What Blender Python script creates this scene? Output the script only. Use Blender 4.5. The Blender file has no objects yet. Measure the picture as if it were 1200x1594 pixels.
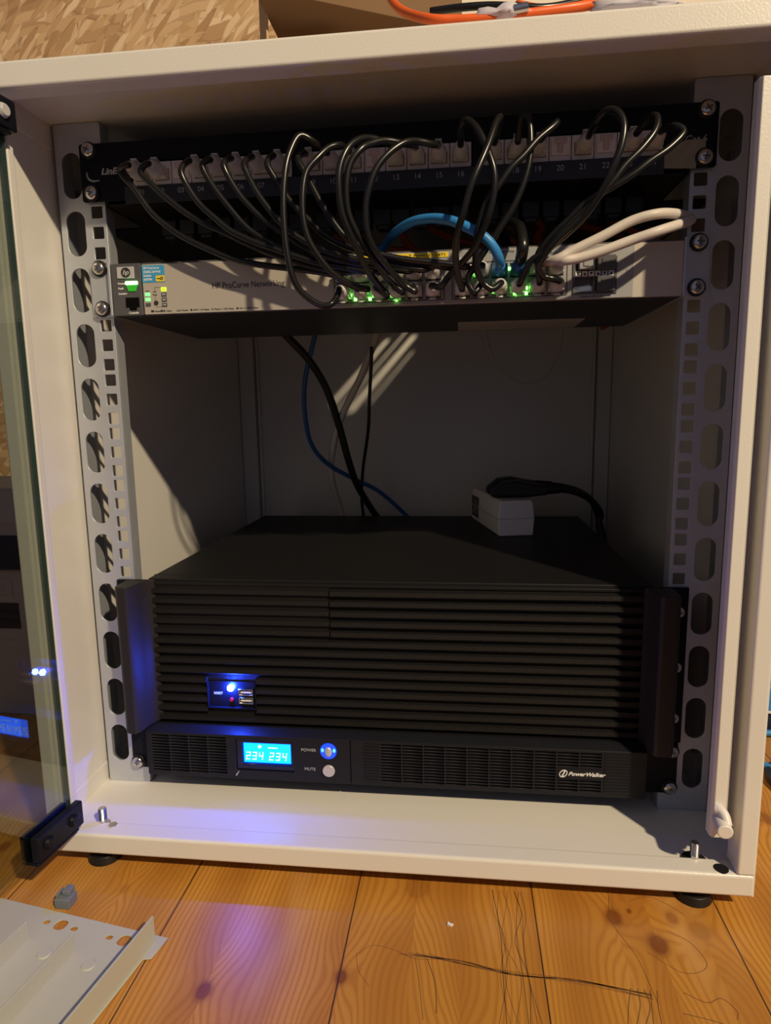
import bpy, bmesh, math, random
from mathutils import Vector, Matrix
random.seed(7)
C = bpy.context.scene.collection
S = 0.001                                   # everything below is written in millimetres
# ------------------------------------------------------------------ camera
CAM = Vector((60.739, -526.685, 320.592)); F = 1012.4575
R = ((0.99320719, 0.11520409, -0.01635517), (0.00176619, -0.15546737, -0.98783945), (-0.11634584, 0.98110036, -0.15461478))
cd = bpy.data.cameras.new('camera'); cam = bpy.data.objects.new('camera', cd); C.objects.link(cam)
cd.sensor_fit = 'VERTICAL'; cd.sensor_height = 36.0; cd.lens = 36.0*F/1594.0; cd.clip_start = 0.01
rx, dn, fw = (Vector(r) for r in R)
m = Matrix((rx, -dn, -fw)).transposed().to_4x4(); m.translation = CAM*S
cam.matrix_world = m
bpy.context.scene.camera = cam
def at(u, v, Y):
    """the point at depth Y (mm) behind the rack front that the photo shows at u, v"""
    d = rx*((u-600)/F) + dn*((v-797)/F) + fw
    return CAM + d*((Y-CAM.y)/d.y)
# ------------------------------------------------------------------ world, lamps, exposure
vs = bpy.context.scene.view_settings
vs.view_transform = 'Standard'; vs.look = 'None'; vs.gamma = 1; vs.use_curve_mapping = False; vs.exposure = 0.0
w = bpy.data.worlds.new('World'); bpy.context.scene.world = w; w.use_nodes = True
bg = w.node_tree.nodes['Background']; bg.inputs[0].default_value = (0.60, 0.60, 0.84, 1); bg.inputs[1].default_value = 0.165
def lamp(name, kind, loc, energy, col, size=0.05, rot=None):
    l = bpy.data.lights.new(name, kind); l.energy = energy; l.color = col
    if kind == 'AREA': l.size = size
    else: l.shadow_soft_size = size
    o = bpy.data.objects.new(name, l); C.objects.link(o); o.location = Vector(loc)*S
    if rot: o.rotation_euler = rot
    return o
LP = Vector((1480, -1830, 2060)); spot = lamp('room_lamp', 'SPOT', LP, 360, (1.0, 0.80, 0.53), 0.045)
spot.rotation_euler = (Vector((-150, 100, 430))-LP).to_track_quat('-Z', 'Y').to_euler(); spot.data.spot_size = math.radians(34); spot.data.spot_blend = 0.35
# ------------------------------------------------------------------ materials
def mat(name, col, rough=0.5, metal=0.0, emit=None, es=0.0, trans=0.0, spec=0.5, coat=0.0, ior=1.45, bump=0.0, bscale=400, var=0.0, vscale=40):
    m = bpy.data.materials.new(name); m.use_nodes = True; nt = m.node_tree; b = nt.nodes['Principled BSDF']
    b.inputs['Base Color'].default_value = (*col, 1); b.inputs['Roughness'].default_value = rough; b.inputs['Metallic'].default_value = metal
    b.inputs['Specular IOR Level'].default_value = spec; b.inputs['IOR'].default_value = ior
    b.inputs['Transmission Weight'].default_value = trans; b.inputs['Coat Weight'].default_value = coat
    if emit: b.inputs['Emission Color'].default_value = (*emit, 1); b.inputs['Emission Strength'].default_value = es
    tc = nt.nodes.new('ShaderNodeTexCoord')
    if var:
        n = nt.nodes.new('ShaderNodeTexNoise'); n.inputs['Scale'].default_value = vscale; n.inputs['Detail'].default_value = 4
        nt.links.new(tc.outputs['Object'], n.inputs['Vector'])
        mx = nt.nodes.new('ShaderNodeMix'); mx.data_type = 'RGBA'
        mx.inputs[6].default_value = (*[c*(1-var) for c in col], 1); mx.inputs[7].default_value = (*[min(1, c*(1+var)) for c in col], 1)
        nt.links.new(n.outputs['Fac'], mx.inputs[0]); nt.links.new(mx.outputs[2], b.inputs['Base Color'])
    if bump:
        n = nt.nodes.new('ShaderNodeTexNoise'); n.inputs['Scale'].default_value = bscale; n.inputs['Detail'].default_value = 2
        nt.links.new(tc.outputs['Object'], n.inputs['Vector'])
        bp = nt.nodes.new('ShaderNodeBump'); bp.inputs['Strength'].default_value = bump; bp.inputs['Distance'].default_value = 0.0006
        nt.links.new(n.outputs['Fac'], bp.inputs['Height']); nt.links.new(bp.outputs['Normal'], b.inputs['Normal'])
    return m
M = {}
M['cream'] = mat('cream_powder_coat', (0.74, 0.72, 0.67), 0.27, bump=0.16, bscale=650, var=0.02, vscale=12)
M['zinc'] = mat('zinc_steel', (0.58, 0.62, 0.68), 0.42, metal=0.6, var=0.08, vscale=60, bump=0.08, bscale=900)
M['blackpaint'] = mat('black_paint', (0.009, 0.009, 0.010), 0.5, spec=0.28, bump=0.25, bscale=1200)
M['blacksmooth'] = mat('black_smooth', (0.006, 0.007, 0.011), 0.4, spec=0.2)
M['termgrey'] = mat('terminal_grey', (0.05, 0.05, 0.055), .5)
M['recess'] = mat('screw_recess_grey', (0.09, 0.09, 0.09), .4, metal=.5)
M['strip'] = mat('label_strip_black', (0.022, 0.024, 0.032), 0.45)
M['ribblack'] = mat('ribbed_black', (0.010, 0.009, 0.009), 0.5, spec=0.3, bump=0.8, bscale=1500)
M['bezel'] = mat('grey_black_plastic', (0.011, 0.0115, 0.016), 0.45, spec=0.3, bump=0.12, bscale=1500)
M['handle'] = mat('handle_black', (0.022, 0.019, 0.019), 0.5, spec=0.35, bump=0.15, bscale=1500)
M['void'] = mat('dark_inside', (0.002, 0.002, 0.002), 0.8, spec=0.1)
M['rubber'] = mat('black_rubber', (0.009, 0.009, 0.009), 0.28, spec=0.6)
M['darkrubber'] = mat('dark_rubber', (0.010, 0.010, 0.010), 0.45)
M['screw'] = mat('nickel_screw', (0.62, 0.61, 0.60), 0.22, metal=1.0)
M['whitejack'] = mat('white_jack_plastic', (0.88, 0.82, 0.80), 0.35)
M['jackshade'] = mat('shaded_jack_plastic', (0.62, 0.52, 0.49), 0.4)  # darker copy of the jack white, relief shading of the latch in its colour
M['clear'] = mat('clear_plug_plastic', (0.92, 0.89, 0.87), 0.18, trans=0.35, ior=1.4)
M['switchgrey'] = mat('switch_dark_grey', (0.085, 0.085, 0.095), 0.42, bump=0.08, bscale=1500)
M['switchbody'] = mat('switch_body_black', (0.014, 0.013, 0.013), 0.45)
M['silver'] = mat('silver_faceplate', (0.52, 0.48, 0.42), 0.42, metal=0.25)
M['silverblue'] = mat('grey_port_panel', (0.33, 0.335, 0.34), 0.42, metal=0.2)
M['bluelabel'] = mat('blue_label', (0.05, 0.33, 0.62), 0.4)
M['yellow'] = mat('yellow_label', (0.85, 0.62, 0.03), 0.45)
M['ink'] = mat('black_ink', (0.03, 0.03, 0.03), 0.5)
M['white'] = mat('white_ink', (0.8, 0.8, 0.8), 0.5)
M['greyink'] = mat('grey_ink', (0.42, 0.44, 0.48), 0.5)
M['chrome'] = mat('badge_metal', (0.52, 0.52, 0.54), 0.25, metal=0.1)
M['green'] = mat('green_light', (0.1, 0.6, 0.05), 0.4, emit=(0.20, 1.0, 0.12), es=9.0)
M['greenlamp'] = mat('green_power_light', (0.1, 0.6, 0.05), 0.4, emit=(0.35, 1.0, 0.3), es=5.0)
M['greenbody'] = mat('green_light_guide', (0.02, 0.25, 0.02), 0.35, emit=(0.03, 0.5, 0.02), es=0.5)
M['yellowgreen'] = mat('yellow_green_light', (0.4, 0.6, 0.05), 0.4, emit=(0.55, 1.0, 0.02), es=1.4)
M['greentag'] = mat('green_lit_symbol', (0.2, 0.7, 0.2), 0.4, emit=(0.25, 1.0, 0.35), es=0.9)
M['blueled'] = mat('blue_led', (0.2, 0.4, 1), 0.3, emit=(0.02, 0.065, 1.0), es=1400)
M['bluering'] = mat('blue_ring', (0.02, 0.05, 0.9), 0.3, emit=(0.003, 0.05, 1.0), es=1.5)
M['bluespot'] = mat('blue_ring_spot', (0.1, 0.5, 1), 0.3, emit=(0.08, 0.55, 1.0), es=1.6)
M['lcd'] = mat('lcd_backlight', (0.0, 0.3, 0.5), 0.3, emit=(0.001, 0.10, 1.0), es=7.5)
M['lcdrim'] = mat('lcd_rim', (0.0, 0.05, 0.4), 0.2, emit=(0.0, 0.03, 0.6), es=0.6)
M['lcdink'] = mat('lcd_digit', (0.8, 0.9, 1), 0.4, emit=(0.75, 0.95, 1.0), es=1.1)
M['lcdframe'] = mat('lcd_frame', (0.012, 0.014, 0.04), 0.18)
M['button'] = mat('silver_button', (0.62, 0.6, 0.6), 0.3, metal=0.3)
M['usb'] = mat('usb_metal', (0.4, 0.42, 0.45), 0.25, metal=1.0)
M['brickwhite'] = mat('white_plastic', (0.86, 0.81, 0.78), 0.4)
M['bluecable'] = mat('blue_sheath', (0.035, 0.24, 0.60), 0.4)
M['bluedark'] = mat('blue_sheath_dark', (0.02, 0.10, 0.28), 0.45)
M['greycable'] = mat('grey_white_sheath', (0.62, 0.57, 0.52), 0.45)
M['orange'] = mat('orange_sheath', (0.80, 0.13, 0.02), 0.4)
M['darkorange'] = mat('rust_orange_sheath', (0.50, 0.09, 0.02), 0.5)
M['card'] = mat('cardboard', (0.50, 0.33, 0.18), 0.8, bump=0.2, bscale=300, var=0.06, vscale=8)
M['creamboard'] = mat('cream_board', (0.80, 0.72, 0.60), 0.7)
M['bag'] = mat('clear_bag', (0.82, 0.80, 0.9), 0.25, trans=0.35, ior=1.2, bump=0.7, bscale=200)
M['latch'] = mat('white_latch', (0.80, 0.77, 0.74), 0.35)
M['clipgrey'] = mat('grey_clip_plastic', (0.16, 0.18, 0.20), 0.5)
M['panelgrey'] = mat('light_grey_panel', (0.47, 0.47, 0.41), 0.4, bump=0.15, bscale=700)
M['boxwhite'] = mat('printed_white_carton', (0.50, 0.46, 0.44), 0.6)
M['navy'] = mat('navy_print', (0.012, 0.016, 0.04), 0.5)
M['glassedge'] = mat('glass_edge', (0.10, 0.16, 0.14), 0.2)
# clear, slightly tinted door pane
g = bpy.data.materials.new('door_glass'); g.use_nodes = True; nt = g.node_tree
for n in list(nt.nodes): nt.nodes.remove(n)
out = nt.nodes.new('ShaderNodeOutputMaterial'); tr = nt.nodes.new('ShaderNodeBsdfTransparent'); gl = nt.nodes.new('ShaderNodeBsdfGlossy')
ge = nt.nodes.new('ShaderNodeNewGeometry'); dt = nt.nodes.new('ShaderNodeVectorMath'); dt.operation = 'DOT_PRODUCT'
nt.links.new(ge.outputs['Incoming'], dt.inputs[0]); nt.links.new(ge.outputs['Normal'], dt.inputs[1])
def mm_(op, a, b):
    n = nt.nodes.new('ShaderNodeMath'); n.operation = op
    for i, x in enumerate((a, b)):
        if x is None: continue
        if isinstance(x, (int, float)): n.inputs[i].default_value = x
        else: nt.links.new(x, n.inputs[i])
    return n.outputs[0]
schlick = mm_('ADD', mm_('MULTIPLY', mm_('POWER', mm_('SUBTRACT', 1.0, mm_('ABSOLUTE', dt.outputs['Value'], None)), 4.0), 0.9), 0.045)
mx = nt.nodes.new('ShaderNodeMixShader')
tr.inputs['Color'].default_value = (0.76, 0.79, 0.76, 1); gl.inputs['Roughness'].default_value = 0.012; gl.inputs['Color'].default_value = (0.9, 0.95, 0.93, 1)
nt.links.new(schlick, mx.inputs[0]); nt.links.new(tr.outputs[0], mx.inputs[1]); nt.links.new(gl.outputs[0], mx.inputs[2]); nt.links.new(mx.outputs[0], out.inputs[0])
M['glass'] = g

def nodes(m): m.use_nodes = True; return m.node_tree, m.node_tree.nodes['Principled BSDF']
def N(nt, t, **kw):
    n = nt.nodes.new(t)
    for k, v in kw.items():
        if hasattr(n, k): setattr(n, k, v)
        else: n.inputs[k.replace('_', ' ')].default_value = v
    return n
def mathn(nt, op, a, b=None, c=None):
    n = nt.nodes.new('ShaderNodeMath'); n.operation = op
    for i, x in enumerate((a, b, c)):
        if x is None: continue
        if hasattr(x, 'is_linked'): nt.links.new(x, n.inputs[i])
        else: n.inputs[i].default_value = x
    return n.outputs[0]
def mixc(nt, f, a, b):
    n = nt.nodes.new('ShaderNodeMix'); n.data_type = 'RGBA'
    for i, x in ((0, f), (6, a), (7, b)):
        if hasattr(x, 'is_linked'): nt.links.new(x, n.inputs[i])
        elif i == 0: n.inputs[0].default_value = x
        else: n.inputs[i].default_value = (*x, 1)
    return n.outputs[2]
def ramp(nt, f, stops):
    n = nt.nodes.new('ShaderNodeValToRGB'); nt.links.new(f, n.inputs[0])
    e = n.color_ramp.elements
    while len(e) < len(stops): e.new(0.5)
    for el, (p, c) in zip(e, stops): el.position = p; el.color = (*c, 1)
    return n.outputs[0]
# pine floor: planks, fine grain bending round knots
KN = [(-103, -179, 7, 1), (170.5, -91, 8, 1), (195.6, -113, 9, 1), (27.3, -74, 12, .5), (228, -98, 9, .55), (212, -88, 6, .6), (-17, -160, 6, .9), (183, -84, 2.2, .9), (-200, -98, 5, .3), (60, -205, 8, .8), (330, 40, 8, .8), (-330, -60, 7, .9), (150, 260, 8, 1), (420, -120, 7, .8)]
fm = bpy.data.materials.new('varnished_pine'); nt, b = nodes(fm)
tc = N(nt, 'ShaderNodeTexCoord'); sp = N(nt, 'ShaderNodeSeparateXYZ'); nt.links.new(tc.outputs['Object'], sp.inputs[0])
X = mathn(nt, 'MULTIPLY', sp.outputs[0], 1000); Y = mathn(nt, 'MULTIPLY', sp.outputs[1], 1000)
pl = mathn(nt, 'DIVIDE', mathn(nt, 'ADD', X, 284.3), 132.9); pid = mathn(nt, 'FLOOR', pl); pf = mathn(nt, 'FRACT', pl)
wn = N(nt, 'ShaderNodeTexWhiteNoise', noise_dimensions='1D'); nt.links.new(pid, wn.inputs['W'])
bend = None; kmask = None
for kx, ky, kr, ks in KN:
    dx = mathn(nt, 'SUBTRACT', X, kx); dy = mathn(nt, 'MULTIPLY', mathn(nt, 'SUBTRACT', Y, ky), 0.72)
    d2 = mathn(nt, 'ADD', mathn(nt, 'MULTIPLY', dx, dx), mathn(nt, 'MULTIPLY', dy, dy))
    ga = mathn(nt, 'EXPONENT', mathn(nt, 'MULTIPLY', d2, -1.0/(kr*kr*9)))
    e = mathn(nt, 'MULTIPLY', ga, mathn(nt, 'MULTIPLY', mathn(nt, 'SIGN', dx), 1.7*kr))
    bend = e if bend is None else mathn(nt, 'ADD', bend, e)
    kk = mathn(nt, 'MULTIPLY', mathn(nt, 'MINIMUM', 1.0, mathn(nt, 'MULTIPLY', mathn(nt, 'EXPONENT', mathn(nt, 'MULTIPLY', d2, -1.0/(kr*kr*.42))), 2.0)), ks)
    kmask = kk if kmask is None else mathn(nt, 'MAXIMUM', kmask, kk)
mp = N(nt, 'ShaderNodeMapping'); mp.inputs['Scale'].default_value = (9, 1.6, 1); nt.links.new(tc.outputs['Object'], mp.inputs[0])
n1 = N(nt, 'ShaderNodeTexNoise'); n1.inputs['Scale'].default_value = 2.2; n1.inputs['Detail'].default_value = 3; nt.links.new(mp.outputs[0], n1.inputs['Vector'])
gx = mathn(nt, 'ADD', mathn(nt, 'ADD', X, bend), mathn(nt, 'ADD', mathn(nt, 'MULTIPLY', n1.outputs[0], 22), mathn(nt, 'MULTIPLY', wn.outputs['Value'], 800)))
grain = mathn(nt, 'SINE', mathn(nt, 'MULTIPLY', gx, 1.6))
grain = mathn(nt, 'MULTIPLY_ADD', grain, 0.5, 0.5)
wide = mathn(nt, 'MULTIPLY_ADD', mathn(nt, 'SINE', mathn(nt, 'MULTIPLY', gx, 0.13)), 0.5, 0.5)
mp2 = N(nt, 'ShaderNodeMapping'); mp2.inputs['Scale'].default_value = (420, 22, 1); nt.links.new(tc.outputs['Object'], mp2.inputs[0])
n2 = N(nt, 'ShaderNodeTexNoise'); n2.inputs['Scale'].default_value = 1; n2.inputs['Detail'].default_value = 3; nt.links.new(mp2.outputs[0], n2.inputs['Vector'])
c = ramp(nt, mathn(nt, 'POWER', grain, 2.2), [(0, (0.62, 0.30, 0.050)), (1, (0.46, 0.185, 0.024))])
mp3 = N(nt, 'ShaderNodeMapping'); mp3.inputs['Scale'].default_value = (22, 5, 1); nt.links.new(tc.outputs['Object'], mp3.inputs[0])
n3 = N(nt, 'ShaderNodeTexNoise'); n3.inputs['Scale'].default_value = 1; n3.inputs['Detail'].default_value = 2; nt.links.new(mp3.outputs[0], n3.inputs['Vector'])
c = mixc(nt, mathn(nt, 'MULTIPLY', wide, mathn(nt, 'MULTIPLY', n3.outputs[0], 1.1)), c, (0.36, 0.13, 0.018))
pale = ramp(nt, n3.outputs[0], [(0.25, (1, 1, 1)), (0.45, (0, 0, 0))]); c = mixc(nt, mathn(nt, 'MULTIPLY', pale, 0.6), c, (0.72, 0.42, 0.16))
c = mixc(nt, mathn(nt, 'MULTIPLY', wn.outputs['Value'], 0.35), c, (0.44, 0.19, 0.03))
c = mixc(nt, mathn(nt, 'MULTIPLY', n2.outputs[0], 0.25), c, (0.30, 0.12, 0.02))
kring = mathn(nt, 'MULTIPLY_ADD', mathn(nt, 'SINE', mathn(nt, 'MULTIPLY', kmask, 22)), 0.12, 0.85)
c = mixc(nt, mathn(nt, 'MULTIPLY', kmask, kring), c, (0.17, 0.042, 0.008))
seam = mathn(nt, 'LESS_THAN', mathn(nt, 'MINIMUM', pf, mathn(nt, 'SUBTRACT', 1.0, pf)), 0.0038)
c = mixc(nt, seam, c, (0.06, 0.025, 0.01))
nt.links.new(c, b.inputs['Base Color']); b.inputs['Roughness'].default_value = 0.42; b.inputs['Coat Weight'].default_value = 0.15; b.inputs['Coat Roughness'].default_value = 0.3
bp = N(nt, 'ShaderNodeBump'); bp.inputs['Strength'].default_value = 0.25; bp.inputs['Distance'].default_value = 0.0006
hh = mathn(nt, 'SUBTRACT', mathn(nt, 'MULTIPLY', grain, 0.15), mathn(nt, 'MULTIPLY', seam, 2.0)); nt.links.new(hh, bp.inputs['Height']); nt.links.new(bp.outputs[0], b.inputs['Normal'])
M['floor'] = fm
# oriented strand board: three layers of long flakes lying in different directions
om = bpy.data.materials.new('strand_board'); nt, b = nodes(om)
tc = N(nt, 'ShaderNodeTexCoord'); base = None; hgt = None
for i, (ang, sx, sy, thr) in enumerate(((0.75, 15, 75, 0), (1.15, 14, 70, .35), (.45, 13, 66, .45), (-0.6, 12, 60, .66), (1.0, 18, 95, .55), (0.2, 16, 90, .7), (.85, 22, 130, .72))):
    nz = N(nt, 'ShaderNodeTexNoise'); nz.inputs['Scale'].default_value = 14; nt.links.new(tc.outputs['Object'], nz.inputs['Vector'])
    ad = N(nt, 'ShaderNodeVectorMath', operation='MULTIPLY_ADD'); nt.links.new(nz.outputs['Color'], ad.inputs[0]); ad.inputs[1].default_value = (0.02, 0.0, 0.02); nt.links.new(tc.outputs['Object'], ad.inputs[2])
    mp0 = N(nt, 'ShaderNodeMapping'); mp0.inputs['Rotation'].default_value = (0, ang, 0); mp0.inputs['Location'].default_value = (i*.37, 0, i*.21); nt.links.new(ad.outputs[0], mp0.inputs[0])
    mp = N(nt, 'ShaderNodeMapping'); mp.inputs['Scale'].default_value = (sx, 0, sy); nt.links.new(mp0.outputs[0], mp.inputs[0])
    vo = N(nt, 'ShaderNodeTexVoronoi'); vo.inputs['Scale'].default_value = 1; nt.links.new(mp.outputs[0], vo.inputs['Vector'])
    sc = N(nt, 'ShaderNodeSeparateColor'); nt.links.new(vo.outputs['Color'], sc.inputs[0])
    col = ramp(nt, sc.outputs[0], [(0, (0.44, 0.26, 0.12)), (.3, (0.58, 0.37, 0.18)), (.7, (0.68, 0.46, 0.25)), (1, (0.80, 0.60, 0.37))])
    edge = mathn(nt, 'GREATER_THAN', vo.outputs['Distance'], 0.62)
    col = mixc(nt, mathn(nt, 'MULTIPLY', edge, 0.3), col, (0.24, 0.12, 0.05))
    if base is None: base = col; hgt = sc.outputs[2]
    else:
        k = mathn(nt, 'GREATER_THAN', sc.outputs[1], thr); base = mixc(nt, k, base, col)
        hgt = mathn(nt, 'ADD', mathn(nt, 'MULTIPLY', k, sc.outputs[2]), mathn(nt, 'MULTIPLY', mathn(nt, 'SUBTRACT', 1.0, k), hgt))
nt.links.new(base, b.inputs['Base Color']); b.inputs['Roughness'].default_value = 0.6
bp = N(nt, 'ShaderNodeBump'); bp.inputs['Strength'].default_value = 0.5; bp.inputs['Distance'].default_value = 0.002; nt.links.new(hgt, bp.inputs['Height']); nt.links.new(bp.outputs[0], b.inputs['Normal'])
M['osb'] = om

# ------------------------------------------------------------------ mesh helpers (mm)
class MB:
    def __init__(s): s.b = bmesh.new()
    def box(s, x0, x1, y0, y1, z0, z1, mtx=None):
        r = bmesh.ops.create_cube(s.b, size=1.0)['verts']
        for v in r:
            v.co = Vector(((x0+x1)/2+v.co.x*(x1-x0), (y0+y1)/2+v.co.y*(y1-y0), (z0+z1)/2+v.co.z*(z1-z0)))
            if mtx: v.co = mtx @ v.co
        return s
    def cyl(s, a, b, r0, r1=None, n=24):
        a = Vector(a); b = Vector(b); d = b-a; r1 = r0 if r1 is None else r1
        q = d.to_track_quat('Z', 'Y').to_matrix().to_4x4(); q.translation = (a+b)/2
        bmesh.ops.create_cone(s.b, cap_ends=True, segments=n, radius1=r0, radius2=r1, depth=d.length, matrix=q); return s
    def ball(s, c, r, sc=(1, 1, 1), u=16, v=10):
        mt = Matrix.Translation(c) @ Matrix.Diagonal((*sc, 1)); bmesh.ops.create_uvsphere(s.b, u_segments=u, v_segments=v, radius=r, matrix=mt); return s
    def prism(s, pts, f, h0, h1):
        """pts: closed 2D outline; f(p, h) gives the 3D point"""
        lo = [s.b.verts.new(f(p, h0)) for p in pts]; hi = [s.b.verts.new(f(p, h1)) for p in pts]
        n = len(pts)
        for i in range(n): s.b.faces.new((lo[i], lo[(i+1) % n], hi[(i+1) % n], hi[i]))
        s.b.faces.new(lo[::-1]); s.b.faces.new(hi); return s
    def tube(s, pts, r, n=10, flat=1.0, sub=6):
        P = smooth(pts, sub); T = []
        for i in range(len(P)):
            T.append((P[min(i+1, len(P)-1)]-P[max(i-1, 0)]).normalized())
        nrm = T[0].orthogonal().normalized(); rings = []
        rr = r if callable(r) else (lambda t: r)
        for i, p in enumerate(P):
            nrm = (nrm - T[i]*nrm.dot(T[i])).normalized(); bi = T[i].cross(nrm)
            q = rr(i/(len(P)-1))
            rings.append([s.b.verts.new(p+(nrm*math.cos(2*math.pi*k/n)*flat+bi*math.sin(2*math.pi*k/n))*q) for k in range(n)])
        for a, b in zip(rings, rings[1:]):
            for k in range(n): s.b.faces.new((a[k], a[(k+1) % n], b[(k+1) % n], b[k]))
        s.b.faces.new(rings[0][::-1]); s.b.faces.new(rings[-1]); return s
    def build(s, name, m, parent=None, bev=0, smoothf=False, seg=2):
        bmesh.ops.recalc_face_normals(s.b, faces=s.b.faces)
        bmesh.ops.scale(s.b, vec=(S, S, S), verts=s.b.verts)
        me = bpy.data.meshes.new(name); s.b.to_mesh(me); s.b.free(); me.materials.append(m)
        if smoothf: me.shade_smooth()
        o = bpy.data.objects.new(name, me); C.objects.link(o)
        if parent: o.parent = parent; o.matrix_parent_inverse = wm(parent).inverted()
        if bev:
            md = o.modifiers.new('bevel', 'BEVEL'); md.width = bev*S; md.segments = seg; md.limit_method = 'ANGLE'; md.angle_limit = 0.6
            if not smoothf: me.shade_smooth(); md.harden_normals = True
        return o
def wm(o):
    m = Matrix.LocRotScale(o.location, o.rotation_euler, o.scale)
    return (wm(o.parent) @ o.matrix_parent_inverse @ m) if o.parent else m
def smooth(pts, sub):
    P = [Vector(p) for p in pts]
    if len(P) < 3 or sub < 2: return P
    P = [P[0]*2-P[1]]+P+[P[-1]*2-P[-2]]; out = []
    for i in range(1, len(P)-2):
        a, b, c, d = P[i-1:i+3]
        for k in range(sub):
            t = k/sub; out.append(0.5*((2*b)+(c-a)*t+(2*a-5*b+4*c-d)*t*t+(3*b-a-3*c+d)*t**3))
    out.append(P[-2]); return out
def empty(name, loc, label, cat, group=None):
    o = bpy.data.objects.new(name, None); C.objects.link(o); o.location = Vector(loc)*S; o.empty_display_size = 0.01
    return tag(o, label, cat, group)
def tag(o, label=None, cat=None, group=None, kind=None):
    if label: o['label'] = label
    if cat: o['category'] = cat
    if group: o['group'] = group
    if kind: o['kind'] = kind
    return o
def struct(o): o['kind'] = 'structure'; return o
def obj_from_mesh(name, me, m, parent):
    me.materials.clear(); me.materials.append(m)
    o = bpy.data.objects.new(name, me); C.objects.link(o)
    if parent: o.parent = parent; o.matrix_parent_inverse = wm(parent).inverted()
    return o
def plate(name, outer, holes, t, f, m, parent=None, bev=0.0):
    """flat sheet with holes: 2D outlines in mm, thickness t, f maps (a, b, h) to a 3D mm point"""
    cu = bpy.data.curves.new(name, 'CURVE'); cu.dimensions = '2D'; cu.fill_mode = 'BOTH'; cu.extrude = t/2*S
    if bev: cu.bevel_depth = bev*S; cu.bevel_resolution = 1; cu.offset = -bev*S; cu.extrude = (t/2-bev)*S
    for pts in [outer]+holes:
        sp = cu.splines.new('POLY'); sp.points.add(len(pts)-1); sp.use_cyclic_u = True
        for q, p in zip(sp.points, pts): q.co = (p[0]*S, p[1]*S, 0, 1)
    tmp = bpy.data.objects.new('tmp', cu); me = bpy.data.meshes.new_from_object(tmp); bpy.data.objects.remove(tmp); bpy.data.curves.remove(cu)
    for v in me.vertices: v.co = Vector(f(v.co.x/S, v.co.y/S, v.co.z/S))*S
    bm = bmesh.new(); bm.from_mesh(me); bmesh.ops.remove_doubles(bm, verts=bm.verts, dist=1e-6); bmesh.ops.recalc_face_normals(bm, faces=bm.faces); bm.to_mesh(me); bm.free()
    me.name = name
    return obj_from_mesh(name, me, m, parent)
def rect(x0, x1, z0, z1, r=0, n=4):
    if not r: return [(x0, z0), (x1, z0), (x1, z1), (x0, z1)]
    o = []
    for cx, cz, a in ((x1-r, z1-r, 0), (x0+r, z1-r, 90), (x0+r, z0+r, 180), (x1-r, z0+r, 270)):
        for k in range(n+1): t = math.radians(a+90*k/n); o.append((cx+r*math.cos(t), cz+r*math.sin(t)))
    return o
def front(Y): return lambda a, b, h: (a, Y+h, b)
def text(name, s, x, z, Y, size, m, parent, align='CENTER', shear=0.0, width=None, bold=0.0, flip=False, mtx=None, depth=0.12):
    """lettering lying on a face turned towards -Y; size is the capital height in mm"""
    cu = bpy.data.curves.new(name, 'FONT'); cu.body = s; cu.size = size/0.70*S; cu.extrude = depth*S; cu.align_x = align; cu.align_y = 'CENTER'; cu.shear = shear; cu.offset = bold*S
    tmp = bpy.data.objects.new('tmp', cu); me = bpy.data.meshes.new_from_object(tmp); bpy.data.objects.remove(tmp); bpy.data.curves.remove(cu)
    xs = [v.co.x for v in me.vertices]; k = 1.0
    if width and xs: k = width*S/(max(xs)-min(xs))
    for v in me.vertices:
        p = Vector((v.co.x*k, -v.co.z, v.co.y))
        if mtx: p = (mtx @ (p/S))*S
        else: p = p+Vector((x, Y, z))*S
        v.co = p
    me.name = name
    return obj_from_mesh(name, me, m, parent)
def screw(parent, x, z, Y, r=5.3, washer=True, mm='screw'):
    if washer:
        wsh = MB().cyl((x, Y, z), (x, Y-1.6, z), r+1.2).build('washer', M['darkrubber'], parent, bev=.4)
        Y -= 1.6
    a = random.uniform(0, 1.5)
    b = MB(); ring = 20
    prof = [(r, 0), (r, -.9), (r*.93, -1.9), (r*.75, -2.7), (r*.45, -3.1)]
    cross = []
    rows = [[b.b.verts.new((x+q*math.cos(2*math.pi*k/ring), Y+h, z+q*math.sin(2*math.pi*k/ring))) for k in range(ring)] for q, h in prof]
    for u, v in zip(rows, rows[1:]):
        for k in range(ring): b.b.faces.new((u[k], u[(k+1) % ring], v[(k+1) % ring], v[k]))
    b.b.faces.new(rows[-1]); b.b.faces.new(rows[0][::-1])
    o = b.build('screw', M[mm], parent, smoothf=False)
    o.data.shade_smooth()
    mt = Matrix.Translation((x, Y-3.12, z)) @ Matrix.Rotation(a, 4, 'Y')
    MB().box(-r*.5, r*.5, -.06, .3, -r*.08, r*.08, mt).box(-r*.08, r*.08, -.07, .3, -r*.5, r*.5, mt).build('screw_recess', M['recess'], o)
    return o

# ------------------------------------------------------------------ the room
struct(MB().box(-1500, 1900, -1700, 500, -65, -45).build('floor', M['floor']))
struct(MB().box(-1500, 1900, 480, 500, -45, 2100).build('wall_back', M['osb']))

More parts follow.
